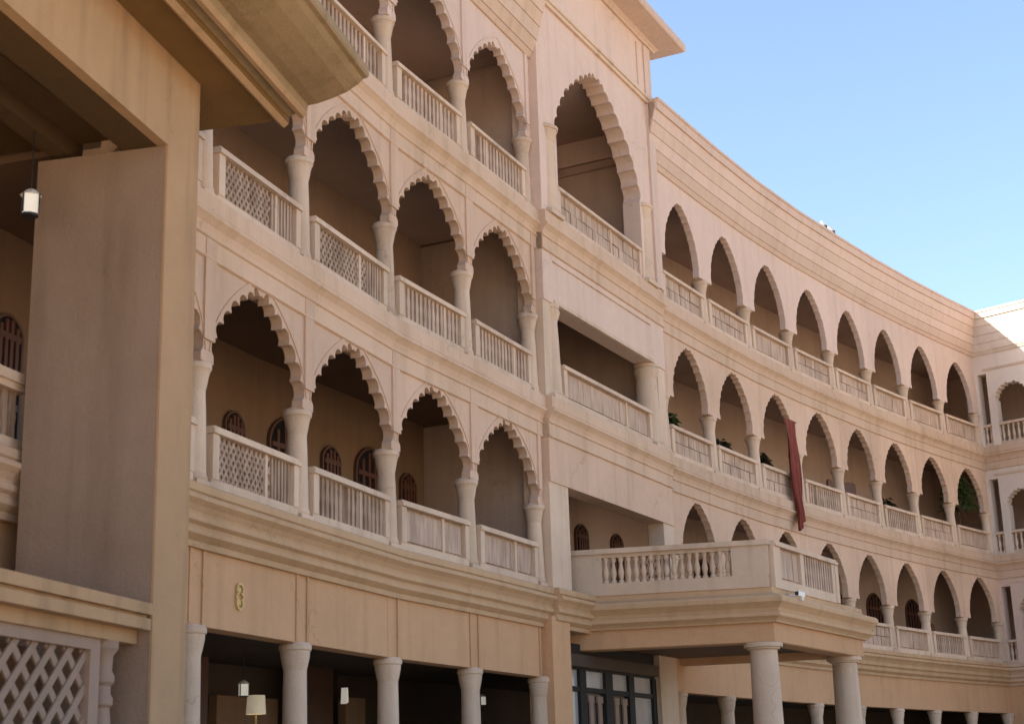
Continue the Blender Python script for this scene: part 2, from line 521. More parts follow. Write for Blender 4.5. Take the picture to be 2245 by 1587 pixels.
# ------------------------------------------------------------------ plan (solved from the photograph)
P = {'L1': (-4.215, 19.691), 'L2': (-3.257, 22.495), 'L3': (-2.181, 25.516), 'L4': (-0.929, 28.262), 'L5': (0.349, 31.123),
     'T1': (0.732, 31.676), 'T2': (3.331, 36.868), 'R1': (3.740, 37.853), 'R2': (5.253, 40.537), 'R3': (6.836, 43.210),
     'R4': (8.513, 45.807), 'R5': (10.276, 48.325), 'R6': (12.026, 50.761), 'R7': (13.844, 53.143), 'R8': (15.738, 55.503), 'R9': (17.726, 57.873)}
P['L0'] = (-4.98, 17.16)
P['M1'] = (-5.87, 13.93)
P['M2'] = (-6.59, 11.01)
B = {1: 5.47, 2: 9.47, 3: 13.6}
CAP = {1: 7.17, 2: 11.24, 3: 15.25}
APX = {1: 8.53, 2: 12.6, 3: 16.72}
TOP = {1: 9.0, 2: 13.1, 3: 17.5}
F0 = 3.71

# ground --------------------------------------------------------------
g = part('ground', MB().box(-400, 400, -300, 500, -0.3, 0.0), 'paving', None)
tag(g, 'sandy stone paved courtyard floor', None, kind='structure')

FLOOR_CORN = [(-0.15, 0.0), (0.27, 0.0), (0.29, -0.02), (0.29, -0.25), (0.27, -0.275), (0.33, -0.29), (0.335, -0.34), (0.30, -0.37), (0.245, -0.43),
              (0.215, -0.5), (0.205, -0.55), (0.235, -0.56), (0.235, -0.585), (0.205, -0.6), (0.202, -0.84), (0.222, -0.85), (0.222, -0.875), (0.19, -0.89), (-0.15, -0.89)]
BASE_CORN = [(-0.15, 0.0), (0.30, 0.0), (0.33, -0.02), (0.33, -0.12), (0.29, -0.15), (0.38, -0.17), (0.40, -0.2), (0.40, -0.24), (0.33, -0.3), (0.28, -0.37), (0.27, -0.41),
             (0.31, -0.42), (0.31, -0.49), (0.25, -0.53), (0.24, -0.57), (0.27, -0.58), (0.27, -0.64), (0.2, -0.69), (0.17, -0.71), (0.165, -0.79), (-0.15, -0.8)]


def roof_cornice(parent, path, mats, pre=None, post=None):
    """stepped courses that lean outwards under the coping, each course a sub-part"""
    z, o = 17.2, 0.22
    body = part('roof_cornice', MB().sweep(path, [(-0.15, 17.21), (0.2, 17.21), (0.62, 18.6), (0.62, 18.75), (-0.15, 18.75)], pre, post), mats[0], parent)
    for k, hgt in enumerate([0.12, 0.29, 0.3, 0.33, 0.3]):
        part('course', MB().sweep(path, [(o - 0.13, z + 0.006), (o, z + 0.006), (o + 0.07, z + hgt - 0.003), (o - 0.13, z + hgt - 0.003)], pre, post), mats[k % 2], body)
        z += hgt
        o += 0.085
    part('coping', MB().sweep(path, [(-0.14, z), (o + 0.03, z), (o + 0.06, z + 0.2), (o + 0.1, z + 0.22), (o + 0.1, z + 0.29), (-0.14, z + 0.29)], pre, post), mats[0], body)


def shift(prof, dz, do=0.0):
    return [(o + (do if o > 0 else 0), z + dz) for o, z in prof]


def slab_and_shell(t, path, depth, pre=None, post=None, zroof=18.55, gdepth=4.6, dz=0.0, ext0=0.0, ext1=0.0, mw_='inner', mc_='ceil'):
    path = list(path)
    if ext0: path[0] = along(path[0], path[1], -ext0)
    if ext1: path[-1] = along(path[-2], path[-1], dist(path[-2], path[-1]) + ext1)
    for k in (1, 2, 3):
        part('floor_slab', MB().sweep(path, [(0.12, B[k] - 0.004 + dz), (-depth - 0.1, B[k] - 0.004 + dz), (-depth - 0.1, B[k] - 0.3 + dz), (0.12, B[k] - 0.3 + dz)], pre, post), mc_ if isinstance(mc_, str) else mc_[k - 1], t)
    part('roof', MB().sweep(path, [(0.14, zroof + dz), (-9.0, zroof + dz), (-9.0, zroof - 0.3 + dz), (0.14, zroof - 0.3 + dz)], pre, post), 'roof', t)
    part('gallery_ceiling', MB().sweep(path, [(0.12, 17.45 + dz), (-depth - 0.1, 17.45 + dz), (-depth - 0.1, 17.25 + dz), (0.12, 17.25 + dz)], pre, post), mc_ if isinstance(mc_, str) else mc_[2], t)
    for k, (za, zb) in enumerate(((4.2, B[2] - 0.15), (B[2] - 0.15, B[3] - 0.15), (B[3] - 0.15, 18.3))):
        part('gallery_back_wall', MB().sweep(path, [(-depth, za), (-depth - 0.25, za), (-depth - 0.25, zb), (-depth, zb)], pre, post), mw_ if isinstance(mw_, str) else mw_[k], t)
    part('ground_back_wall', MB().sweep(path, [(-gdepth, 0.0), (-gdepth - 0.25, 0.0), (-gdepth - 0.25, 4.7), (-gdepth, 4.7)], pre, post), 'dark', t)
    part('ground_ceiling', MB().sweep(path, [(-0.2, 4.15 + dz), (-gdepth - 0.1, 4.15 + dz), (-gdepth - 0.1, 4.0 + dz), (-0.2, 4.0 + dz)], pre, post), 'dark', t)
    part('rear_wall', MB().sweep(path, [(-8.7, 0.0), (-8.95, 0.0), (-8.95, 18.3), (-8.7, 18.3)], pre, post), 'peach', t)


# ================================================================== left arcade
LP = ['L0', 'L1', 'L2', 'L3', 'L4', 'L5']
lpath = [P['L0']] + [P[k] for k in LP[1:]] + [along(P['L4'], P['L5'], 3.3)]
left = thing('arcade_building', 'cream three storey arcade with large scalloped arches between the near porch and the tall tower', 'building', (P['L1'][0], P['L1'][1], 0))
slab_and_shell(left, lpath, 2.6, mw_=('inner', 'inner_mid', 'inner_pink'), mc_=('ceil', 'ceil', 'ceil_pink'))  # wall and ceiling colours lighten upwards to carry the light on each floor
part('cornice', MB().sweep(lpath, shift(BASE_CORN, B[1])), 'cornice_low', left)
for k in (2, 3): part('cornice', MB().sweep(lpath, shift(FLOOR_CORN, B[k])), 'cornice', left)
rend = along(P['L4'], P['L5'], 3.14 + 0.18)
roof_cornice(left, lpath[:-1] + [rend], ('course', 'cornice'))
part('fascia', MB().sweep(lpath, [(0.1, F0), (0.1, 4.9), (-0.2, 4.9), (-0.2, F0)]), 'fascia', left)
rng = random.Random(3)
kinds = {('L1', 1): 'diagonal', ('L1', 2): 'diagonal', ('L2', 2): 'diagonal', ('L2', 1): 'flute', ('L3', 1): 'plain', ('L4', 1): 'plain'}
for a, b in zip(LP, LP[1:]):
    p, q = P[a], P[b]
    w = dist(p, q)
    X = frame(p, q)
    for k in (1, 2, 3):
        part('arch_wall', arch_wall(w, CAP[k] + 0.1, APX[k], TOP[k], 0.175, w - 0.175, 8, zb=CAP[k] - 0.01, depth=0.105, rng=rng, pq=(1.75, 0.85), hood=True), 'peach' if k < 3 else 'pink', left, X)
        balustrade(left, X, w, B[k], rng, kinds.get((a, k), 'flute'), pm='panel_a' if a in ('L1', 'L2') else 'panel_b')
    if a != 'L0': door_in_wall(left, X, w * 0.3, B[1], 2.6, 1.15, 2.75)
    door_in_wall(left, X, w * 0.8, B[1], 2.6, 0.6, 2.5, 'window')
    door_in_wall(left, X, w * 0.5, B[2], 2.6, 1.15, 2.6)
    # pilaster strips and joints on the ground fascia
    fp = MB().box(-0.2, -0.13, -0.125, -0.095, F0 + 0.02, 4.72).box(0.13, 0.2, -0.125, -0.095, F0 + 0.02, 4.72)
    part('pilaster_strip', fp, 'fascia', left, X)
part('pilaster_strip', MB().box(-0.2, -0.13, -0.125, -0.095, F0 + 0.02, 4.72).box(0.13, 0.2, -0.125, -0.095, F0 + 0.02, 4.72), 'fascia', left, frame(P['L5'], along(P['L4'], P['L5'], 4)))
for k in LP[1:]:
    i = LP.index(k)
    X = frame(P[k], P[LP[i + 1]]) if i + 1 < len(LP) else frame(P[k], along(P['L4'], P['L5'], 4))
    for f in (1, 2, 3): column_parts(left, X, B[f], CAP[f])
    column_parts(left, X, 0.0, F0, 0.17, flare=0.93)
part('dado', MB().sweep([P['L0'], P['L1'], along(P['L1'], P['L2'], 3.4)], [(-4.4, 0.0), (-4.59, 0.0), (-4.59, 2.95), (-4.4, 2.95)]), 'fascia', left)
for (a_, b_, xa, xb, y_, z_, mt) in (('L2', 'L3', 0.2, 2.2, 4.3, 3.6, 'dark_red'), ('L3', 'L4', -0.4, 0.5, 3.9, 4.0, 'brownwood'), ('L3', 'L4', 1.4, 3.4, 4.35, 3.4, 'inner'),
                                       ('L4', 'L5', 0.4, 1.4, 3.7, 4.0, 'dark_red'), ('L4', 'L5', 2.4, 3.2, 4.0, 3.5, 'inner'), ('L1', 'L2', 2.2, 2.5, 3.4, 4.0, 'brownwood')):
    part('panelling', MB().box(xa, xb, y_, y_ + 0.18, 0.0, z_), mt, left, frame(P[a_], P[b_]))
# the short wall between the last column and the tower
wl = frame(P['L5'], P['T1'])
for k in (1, 2, 3): part('arch_wall', MB().box(0.0, 0.62, -0.16, 0.2, CAP[k] + 0.0, TOP[k] - 0.02), 'peach' if k < 3 else 'pink', left, frame(P['L5'], along(P['L4'], P['L5'], 4)))

# ================================================================== tower
tp, tq = P['T1'], P['T2']
TW = dist(tp, tq)
tx = frame(tp, tq)
tower = thing('stair_tower', 'tall pink square tower with an overhanging flat roof above its one wide scalloped arch', 'tower', (tp[0], tp[1], 0))
XL, XR = -0.5, 6.5
tpath = [along(tp, tq, XL), along(tp, tq, XR)]
YF = -0.26
# top storey: wall with the great arch
op0, op1 = 0.4, 5.3
cv = arch_curve((op0 + op1) / 2, (op1 - op0) / 2, 15.75, 18.1 - 15.75, 11, 0.1, 1.75, 0.84, rng=rng)
pts = [(XL, 13.6), (op0, 13.6)] + cv + [(op1, 13.6), (XR, 13.6), (XR, 20.6), (XL, 20.6)]
part('arch_wall', MB().poly(pts, YF, 0.2), 'pink', tower, tx)
part('side_wall', MB().box(XL + 0.004, XL + 0.3, 0.2, 7.0, 17.5, 20.6), 'pink', tower, tx)
part('side_wall', MB().box(XR - 0.3, XR - 0.004, 0.2, 7.0, 17.5, 20.6), 'pink', tower, tx)
part('rear_wall', MB().box(XL, XR, 7.0, 7.3, 17.5, 20.6), 'pink', tower, tx)
c0, c1 = along(tp, tq, XL), along(tp, tq, XR)
c2, c3 = along(tp, tq, XR, -7.3), along(tp, tq, XL, -7.3)
EV = [(-0.1, 20.45), (0.32, 20.45), (0.34, 20.5), (0.42, 20.56), (0.95, 20.62), (0.98, 20.66), (0.98, 20.84), (0.9, 20.9), (-0.1, 21.1)]
ev = MB()
for (u, v, pr_, po_) in ((c0, c1, (Vector(c0) - Vector(c3)), (Vector(c2) - Vector(c1))), (c1, c2, (Vector(c1) - Vector(c0)), (Vector(c3) - Vector(c2))),
                         (c2, c3, (Vector(c2) - Vector(c1)), (Vector(c0) - Vector(c3))), (c3, c0, (Vector(c3) - Vector(c2)), (Vector(c1) - Vector(c0)))):
    pass
# outward side is on the right of the path, so run round the plan the other way for the hidden sides
ev.sweep([c3, c0, c1, c2], [(o + (0.26 if False else 0.0), z) for o, z in EV])
part('eave', ev, 'pink', tower)
part('roof', MB().box(XL + 0.05, XR - 0.05, YF + 0.05, 7.25, 20.62, 20.9), 'roof', tower, tx)
part('string_course', MB().box(XL - 0.02, XR + 0.02, YF - 0.07, YF + 0.02, 18.72, 18.82).box(XL - 0.03, XR + 0.03, YF - 0.11, YF + 0.02, 18.82, 18.9), 'trim', tower, tx)
part('pilaster_strip', MB().box(XR - 0.9, XR - 0.84, YF - 0.03, YF + 0.02, 19.1, 20.3).box(XR - 0.42, XR - 0.003, YF - 0.06, YF + 0.02, 13.7, 18.7).box(XR - 0.42, XR - 0.003, YF - 0.04, YF + 0.02, 18.92, 20.42), 'pink', tower, tx)
# arch storey piers (half columns) and big columns below
for x in (0.06, 5.66):
    Xc = tx @ Matrix.Translation((x, -0.06, 0))
    column_parts(tower, Xc, 13.6, 15.75, 0.26, flare=0.95)
for x in (0.06, 5.78):
    Xc = tx @ Matrix.Translation((x, 0.02, 0))
    column_parts(tower, Xc, 9.47, 11.62, 0.26, flare=0.8)
# wide panels over the rectangular openings
part('panel_wall', MB().box(XL, XR, YF + 0.03, 0.2, 11.6, 13.1), 'pink', tower, tx)
part('panel_wall', MB().box(XL, XR, YF + 0.03, 0.2, 7.66, 9.0), 'peach', tower, tx)
part('panel_trim', MB().box(XL + 0.5, XR - 0.8, YF - 0.0, YF + 0.05, 11.605, 11.69).box(XL + 0.5, XR - 0.9, YF - 0.0, YF + 0.05, 12.55, 12.58), 'trim', tower, tx)
for (xa, xb) in ((XL, -0.1), (6.02, XR)):
    part('pier_wall', MB().box(xa, xb, YF + 0.06, 0.2, 9.47, 11.6), 'trim', tower, tx)
for (xa, xb) in ((XL, 0.42), (5.85, XR)):
    part('pier_wall', MB().box(xa, xb, YF + 0.06, 0.2, 5.47, 7.66), 'trim', tower, tx)
part('pier_wall', MB().box(XL - 0.2, 0.15, YF + 0.02, 0.3, 0.0, 4.9), 'fascia', tower, tx)
part('cornice', MB().sweep(tpath, shift(BASE_CORN, B[1] + 0.004, 0.012)), 'cornice_low', tower)
for k in (2, 3): part('cornice', MB().sweep(tpath, shift(FLOOR_CORN, B[k] + 0.004, 0.05)), 'cornice', tower)
tin = [along(tp, tq, XL + 0.02), along(tp, tq, XR - 0.02)]
for k in (1, 2, 3):
    part('floor_slab', MB().sweep(tin, [(0.1, B[k] - 0.008), (-3.2, B[k] - 0.008), (-3.2, B[k] - 0.3), (0.1, B[k] - 0.3)]), 'ceil', tower)
part('gallery_ceiling', MB().sweep(tin, [(0.1, 18.35), (-3.2, 18.35), (-3.2, 18.15), (0.1, 18.15)]), 'ceil_pink', tower)
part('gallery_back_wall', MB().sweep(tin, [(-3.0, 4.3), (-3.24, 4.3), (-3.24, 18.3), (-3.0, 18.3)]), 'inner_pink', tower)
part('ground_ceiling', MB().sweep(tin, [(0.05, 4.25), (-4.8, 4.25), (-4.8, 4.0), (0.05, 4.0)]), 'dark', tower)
for (xa, xb) in ((XL + 0.03, XL + 0.2), (XR - 0.2, XR - 0.03)):
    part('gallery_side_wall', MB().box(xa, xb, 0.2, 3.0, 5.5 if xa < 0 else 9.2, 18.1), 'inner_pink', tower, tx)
balustrade(tower, tx, TW, 13.6, rng, 'block', 0.4, 5.3, pm='panel_b', y=-0.12)
balustrade(tower, tx, TW, 9.47, rng, 'plain', 0.42, 5.45, pm='panel_b', y=-0.1)
door_in_wall(tower, tx, 1.3, B[1], 2.99, 0.85, 2.65, 'window')
door_in_wall(tower, tx, 3.2, B[1], 2.99, 0.85, 2.65, 'window')
door_in_wall(tower, tx, 3.4, B[2], 2.99, 1.2, 2.0, 'window')
part('rear_shell', MB().box(XL - 1.2, XR + 1.2, 8.7, 9.0, 0.0, 17.6).box(XL - 1.2, XR + 1.2, 7.29, 8.9, 17.5, 17.7), 'pink', tower, tx)
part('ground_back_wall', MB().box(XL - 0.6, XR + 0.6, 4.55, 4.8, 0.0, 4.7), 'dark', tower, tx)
# the glazed entrance on the ground
EY = 0.06
ent = part('entrance_screen', MB().box(0.3, 5.4, EY, EY + 0.12, 3.95, 4.48).box(0.3, 5.4, EY - 0.02, EY + 0.1, 3.5, 3.6), 'doormetal', tower, tx)
fr = [(0.3, 0.42), (1.14, 1.46), (2.47, 2.86), (3.78, 4.08), (5.2, 5.4)]
for xa, xb in fr:
    part('door_frame', MB().box(xa, xb, EY - 0.03, EY + 0.13, 0.0, 3.951), 'doormetal', ent, tx)
for n_, ((_, xa), (xb, _)) in enumerate(zip(fr, fr[1:])):
    part('door_pane', MB().box(xa, xb, EY + 0.04, EY + 0.07, 0.02, 3.5), 'doorglass' if n_ in (0, 3) else 'glass', ent, tx)
    part('transom_pane', MB().box(xa, xb, EY + 0.04, EY + 0.07, 3.6, 3.95), 'doorglass', ent, tx)
for x in (1.75, 2.2, 3.1, 3.55):
    part('inner_column', MB().box(x - 0.09, x + 0.09, EY - 0.005, EY + 0.03, 0.02, 3.42).box(x - 0.13, x + 0.13, EY - 0.012, EY + 0.035, 3.3, 3.44), 'lattice', ent, tx)
part('pier_wall', MB().box(5.4, XR, -0.08, 1.3, 0.0, 4.49), 'trim', tower, tx)
part('pier_wall', MB().box(0.1, 0.3, YF + 0.12, 0.3, 0.0, 4.49), 'fascia', tower, tx)

# ================================================================== right arcade
RN = ['R1', 'R2', 'R3', 'R4', 'R5', 'R6', 'R7', 'R8', 'R9']
W0 = along(P['R8'], P['R9'], dist(P['R8'], P['R9']) + 0.25)
wt = (0.73, -0.683)
rstart = along(P['R1'], P['R2'], -0.75)
rpath = [rstart] + [P[k] for k in RN] + [W0]
right = thing('arcade_building', 'long pink arcade of narrow pointed arches curving from the tower to the sunlit corner', 'building', (P['R1'][0], P['R1'][1], 0))
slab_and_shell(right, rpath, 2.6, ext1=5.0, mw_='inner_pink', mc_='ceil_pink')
part('cornice', MB().sweep(rpath, shift(BASE_CORN, B[1]), post=wt), 'cornice_low', right)
for k in (2, 3): part('cornice', MB().sweep(rpath, shift(FLOOR_CORN, B[k]), post=wt), 'cornice', right)
roof_cornice(right, rpath, ('pink', 'course'), post=wt)
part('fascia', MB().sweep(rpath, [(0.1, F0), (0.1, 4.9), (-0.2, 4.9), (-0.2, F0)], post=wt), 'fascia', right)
SPR = {1: 7.15, 2: 11.25, 3: 15.1}
for a, b in zip(RN, RN[1:]):
    p, q = P[a], P[b]
    w = dist(p, q)
    X = frame(p, q)
    for k in (1, 2, 3):
        lob = {1: 8, 2: 9, 3: 9}[k]
        hw = 0.43
        part('arch_wall', arch_wall(w, SPR[k] - 0.05, APX[k] + rng.uniform(-0.04, 0.04), TOP[k], hw, w - hw, lob, zb=SPR[k] - 0.16, depth=0.05 if k == 2 else 0.032, rng=rng, strips=False), 'peach' if k < 3 else 'pink', right, X)
        balustrade(right, X, w, B[k], rng, rng.choice(['flute', 'plain', 'block']), 0.2, w - 0.2, pm='panel_b', mull=False)
    if a == 'R1':
        for xw in (0.3, 2.37): door_in_wall(right, X, xw, B[1], 2.6, 0.62, 2.6, 'window')
    else: door_in_wall(right, X, w * 0.5, B[1], 2.6, 1.1, 2.5)
    door_in_wall(right, X, w * 0.45, B[2], 2.6, 1.0, 1.6, 'window')
for i, k in enumerate(RN):
    X = frame(P[k], P[RN[i + 1]]) if i + 1 < len(RN) else frame(P[k], W0)
    for f in (1, 2, 3):
        column_parts(right, X, B[f], SPR[f] - 0.15, 0.155, flare=1.0)
    column_parts(right, X, 0.0, F0, 0.175, flare=0.93)
for k in (1, 2, 3):
    part('pier_wall', MB().box(-0.74, -0.15, -0.14, 0.22, B[k], SPR[k] - 0.152), 'trim', right, frame(P['R1'], P['R2']))
    part('arch_wall', MB().box(-0.74, -0.002, -0.18, 0.22, SPR[k] - 0.15, TOP[k] - 0.01), 'peach' if k < 3 else 'pink', right, frame(P['R1'], P['R2']))
    part('arch_wall', MB().box(0.001, 0.4, -0.18, 0.22, SPR[k] - 0.16, TOP[k] - 0.01), 'peach' if k < 3 else 'pink', right, frame(P['R9'], W0))
    part('balustrade', MB().box(0.2, 0.3, -0.16, 0.1, 0.0, 0.86), 'trim', right, frame(P['R9'], W0) @ Matrix.Translation((0, 0, B[k])))

# ================================================================== side wing at the corner
wend = (W0[0] + wt[0] * 9.2, W0[1] + wt[1] * 9.2)
wx = frame(W0, wend)
wing = thing('side_wing', 'sunlit white wing turning the far corner with a narrow slot and balustered gallery openings', 'building', (W0[0], W0[1], 0))
rd = (Vector(P['R9']) - Vector(P['R8']))
wpath = [W0, wend]
part('cornice', MB().sweep(wpath, shift(BASE_CORN, B[1]), pre=rd), 'cornice', wing)
for k in (2, 3): part('cornice', MB().sweep(wpath, shift(FLOOR_CORN, B[k]), pre=rd), 'cornice', wing)
roof_cornice(wing, wpath, ('white_wall', 'white_wall'), pre=rd)
part('fascia', MB().sweep(wpath, [(0.1, F0), (0.1, 4.9), (-0.2, 4.9), (-0.2, F0)], pre=rd), 'fascia', wing)
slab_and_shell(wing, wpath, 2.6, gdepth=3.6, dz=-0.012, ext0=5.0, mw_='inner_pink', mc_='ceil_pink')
part('end_wall', MB().box(9.2, 9.5, -0.1, 8.9, 0.0, 18.5), 'white_wall', wing, wx)
for k in (1, 2, 3):
    apx, spr = {1: 7.95, 2: 11.85, 3: 15.95}[k], {1: 7.3, 2: 11.3, 3: 15.35}[k]
    slot_top = {1: 8.3, 2: 12.35, 3: 16.45}[k]
    pts = [(0.0, B[k]), (0.3, B[k]), (0.3, slot_top), (0.66, slot_top), (0.66, B[k])]
    for j in range(4):
        xl = 0.95 + j * 2.0
        pts += [(xl, B[k])] + arch_curve(xl + 0.62, 0.62, spr, apx - spr, 6, 0.06, rng=rng) + [(xl + 1.24, B[k])]
    pts += [(9.2, B[k]), (9.2, TOP[k]), (0.0, TOP[k])]
    part('arch_wall', MB().poly(pts, -0.18, 0.2), 'white_wall' if k > 1 else 'pink', wing, wx)  # upper floors take the sun-whitened colour
    part('string_course', MB().box(0.55, 9.2, -0.215, -0.17, slot_top + 0.12, slot_top + 0.2), 'trim', wing, wx)
    for (xa, xb) in [(0.31, 0.65)] + [(0.96 + 2 * j, 2.18 + 2 * j) for j in range(2)]:
        T = wx @ Matrix.Translation((0, -0.05, B[k]))
        b_ = part('balustrade', MB().box(xa, xb, -0.08, 0.08, 0.0, 0.14), 'trim', wing, T)
        part('handrail', MB().box(xa, xb, -0.13, 0.11, 0.78, 0.87), 'trim', b_, T)
        nb = max(2, int((xb - xa) / 0.19))
        for i in range(nb):
            xc = xa + (i + 0.5) * (xb - xa) / nb
            if 'bal' not in CACHE:
                CACHE['bal'] = MB().lathe([(0.05, 0.14), (0.05, 0.2), (0.03, 0.23), (0.05, 0.32), (0.06, 0.4), (0.035, 0.56), (0.028, 0.66), (0.05, 0.7), (0.05, 0.78)], 10).mesh('baluster', True)
                CACHE['bal'].materials.append(M['trim'])
            part('baluster', CACHE['bal'], None, b_, T @ Matrix.Translation((xc, 0, 0)))
part('pier_wall', MB().box(0.0, 0.7, -0.1, 0.3, 0.0, F0), 'fascia', wing, wx)
for x in (2.6, 5.6): column_parts(wing, wx @ Matrix.Translation((x, 0, 0)), 0.0, F0, 0.2)

# ================================================================== entrance portico
K = Vector((5.2, 32.05)); A = Vector((0.85, 32.95))
fd = Vector((math.sin(rad(30)), math.cos(rad(30))))
K2 = K + fd * 5.75
Bk = Vector(P['R1']) + Vector((0.15, 0.35))
port = thing('entrance_portico', 'cream flat roofed entrance porch on two round columns with a balustered terrace above', 'porch', (K.x, K.y, 0))
ppath = [tuple(A), tuple(K), tuple(K2), tuple(Bk)]
PC = [(-0.5, 5.47), (0.05, 5.47), (0.06, 5.42), (0.06, 5.36), (0.10, 5.33), (0.30, 5.27), (0.33, 5.22), (0.33, 5.14), (0.29, 5.1), (0.22, 5.02), (0.2, 4.96), (0.24, 4.94),
      (0.24, 4.86), (0.17, 4.81), (0.13, 4.77), (0.12, 4.74), (-0.5, 4.74)]
part('cornice', MB().sweep(ppath, PC), 'cornice_low', port)
part('beam', MB().sweep(ppath, [(-0.42, 4.742), (0.03, 4.742), (0.03, 4.36), (0.0, 4.34), (-0.42, 4.34)]), 'fascia', port)
quad = [A, K, K2, Bk]
cen = sum(quad, Vector((0, 0))) / 4
inn = [q + (cen - q) * 0.03 for q in quad]
def plate(qs, z0, z1):
    return MB().add([(q.x, q.y, z0) for q in qs] + [(q.x, q.y, z1) for q in qs],
                    [(3, 2, 1, 0), (4, 5, 6, 7)] + [(i, (i + 1) % 4, (i + 1) % 4 + 4, i + 4) for i in range(4)])
part('ceiling', plate(inn, 4.5, 4.6), 'ceil', port)
part('terrace_floor', plate(inn, 5.3, 5.462), 'floor', port)
# terrace parapet: solid ends, a run of turned balusters, coping
fl = (K - A).length
fx = frame(tuple(A), tuple(K))
pw = part('parapet', MB().box(0.1, fl, -0.08, 0.14, 5.462, 5.72).box(0.1, 0.95, -0.078, 0.138, 5.72, 6.34).box(fl - 0.75, fl + 0.02, -0.085, 0.145, 5.72, 6.34).box(0.1, fl + 0.004, -0.05, 0.11, 6.26, 6.34), 'trim', port, fx)
part('coping', MB().box(0.05, fl + 0.06, -0.13, 0.19, 6.34, 6.40).box(0.07, fl + 0.035, -0.1, 0.16, 6.40, 6.45), 'trim', pw, fx)
nb = 17
for i in range(nb):
    x = 0.95 + (i + 0.5) * (fl - 1.7) / nb
    if 'pbal' not in CACHE:
        CACHE['pbal'] = MB().lathe([(0.06, 0), (0.06, 0.05), (0.035, 0.08), (0.058, 0.16), (0.068, 0.22), (0.04, 0.36), (0.034, 0.43), (0.06, 0.48), (0.06, 0.541)], 12).mesh('baluster', True)
        CACHE['pbal'].materials.append(M['trim'])
    part('baluster', CACHE['pbal'], None, pw, fx @ Matrix.Translation((x, 0.03, 5.72)))
part('panel', relief(0.95 + 5 * (fl - 1.7) / nb, 0.95 + 9 * (fl - 1.7) / nb, 5.721, 6.259, 0.045, 'diagonal', rng), 'panel_a', pw, fx)
part('panel_back', slab_panel(0.95 + 5 * (fl - 1.7) / nb, 0.95 + 9 * (fl - 1.7) / nb, 5.721, 6.259, 0.045), 'panel_dark', pw, fx)
kx = frame(tuple(K), tuple(K2))
L2_ = 4.1
pw2 = part('parapet', MB().box(0.16, L2_, -0.08, 0.14, 5.462, 5.66).box(0.15, 0.55, -0.082, 0.142, 5.66, 6.34).box(L2_ - 0.3, L2_ + 0.02, -0.083, 0.143, 5.66, 6.34).box(1.75, 1.95, -0.084, 0.141, 5.66, 6.34), 'trim', port, kx)
part('coping', MB().box(0.2, L2_ + 0.06, -0.13, 0.19, 6.343, 6.403).box(0.2, L2_ + 0.035, -0.1, 0.16, 6.403, 6.452), 'trim', pw2, kx)
for xa, xb, kd in ((0.55, 1.75, 'plain'), (1.95, L2_ - 0.3, 'flute')):
    part('panel', slab_panel(xa, xb, 5.66, 6.34, 0.0), 'panel_b' if kd == 'plain' else 'panel_dark', pw2, kx)
    part('carving', relief(xa, xb, 5.66, 6.34, 0.0, kd, rng), 'panel_b', pw2, kx)
rx = frame(tuple(K + fd * L2_), tuple(K + fd * L2_ + Vector((-fd.y, fd.x)) * 3.0))
part('parapet', MB().box(-0.1, 3.0, -0.1, 0.1, 5.47, 6.33), 'trim', port, rx)
for q in (Vector((5.02, 32.33)), Vector((7.6, 36.85))):
    Xc = Matrix.Translation((q.x, q.y, 0))
    c = part('column', MB().lathe([(0.36, 0.0), (0.36, 0.3), (0.33, 0.35), (0.33, 1.2), (0.3, 3.2), (0.285, 4.2), (0.3, 4.22)], 28), 'trim', port, Xc, smooth=True)
    part('capital', MB().lathe([(0.3, 4.2), (0.34, 4.215), (0.345, 4.25), (0.40, 4.255), (0.405, 4.335), (0.39, 4.345)], 28), 'trim', c, Xc, smooth=True)

# ================================================================== near porch on the left
hd = rad(12.8)
pt = Vector((math.sin(hd), math.cos(hd))); pn = Vector((pt.y, -pt.x))
E0 = Vector((-3.96, 16.6))
S0 = E0 - pt * 8.0
px = frame(tuple(E0), tuple(E0 + pt))        # x along the front (away from the camera), y into the building
porch = thing('near_porch', 'shaded tan porch in the foreground with a deep overhanging eave and a grey side wall', 'porch', (E0.x, E0.y, 0))
part('pier', MB().box(0.0, 0.82, 0.0, 1.64, 0.0, 8.94), 'porch_grey', porch, px)  # side wall painted in its shade tone
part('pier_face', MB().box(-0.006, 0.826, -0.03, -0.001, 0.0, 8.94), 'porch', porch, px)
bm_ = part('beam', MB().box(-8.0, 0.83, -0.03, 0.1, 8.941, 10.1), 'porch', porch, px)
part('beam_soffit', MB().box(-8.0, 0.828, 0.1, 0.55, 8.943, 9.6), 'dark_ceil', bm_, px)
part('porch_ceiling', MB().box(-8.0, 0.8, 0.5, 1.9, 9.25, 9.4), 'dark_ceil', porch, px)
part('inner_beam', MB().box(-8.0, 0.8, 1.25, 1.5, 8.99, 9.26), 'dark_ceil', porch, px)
MZ = -0.8                                    # the gallery inside the porch stands back from the arcade line
mpath = [(-7.6, 6.0), P['M2'], P['M1'], (-5.0, 17.1)]
m2 = mpath[:-1] + [along(mpath[-2], mpath[-1], dist(mpath[-2], mpath[-1]) + 0.45)]
part('mezzanine_cornice', MB().sweep(m2, [(o + MZ - 0.1, z + B[1]) for o, z in BASE_CORN]), 'cornice', porch)
part('mezzanine_wall', MB().sweep(m2, [(MZ - 0.05, 0.0), (MZ - 0.05, 4.9), (MZ - 0.35, 4.9), (MZ - 0.35, 0.0)]), 'fascia', porch)
part('mezzanine_floor', MB().sweep(mpath, [(MZ - 0.04, B[1] - 0.006), (-3.0, B[1] - 0.006), (-3.0, B[1] - 0.3), (MZ - 0.04, B[1] - 0.3)]), 'floor', porch)
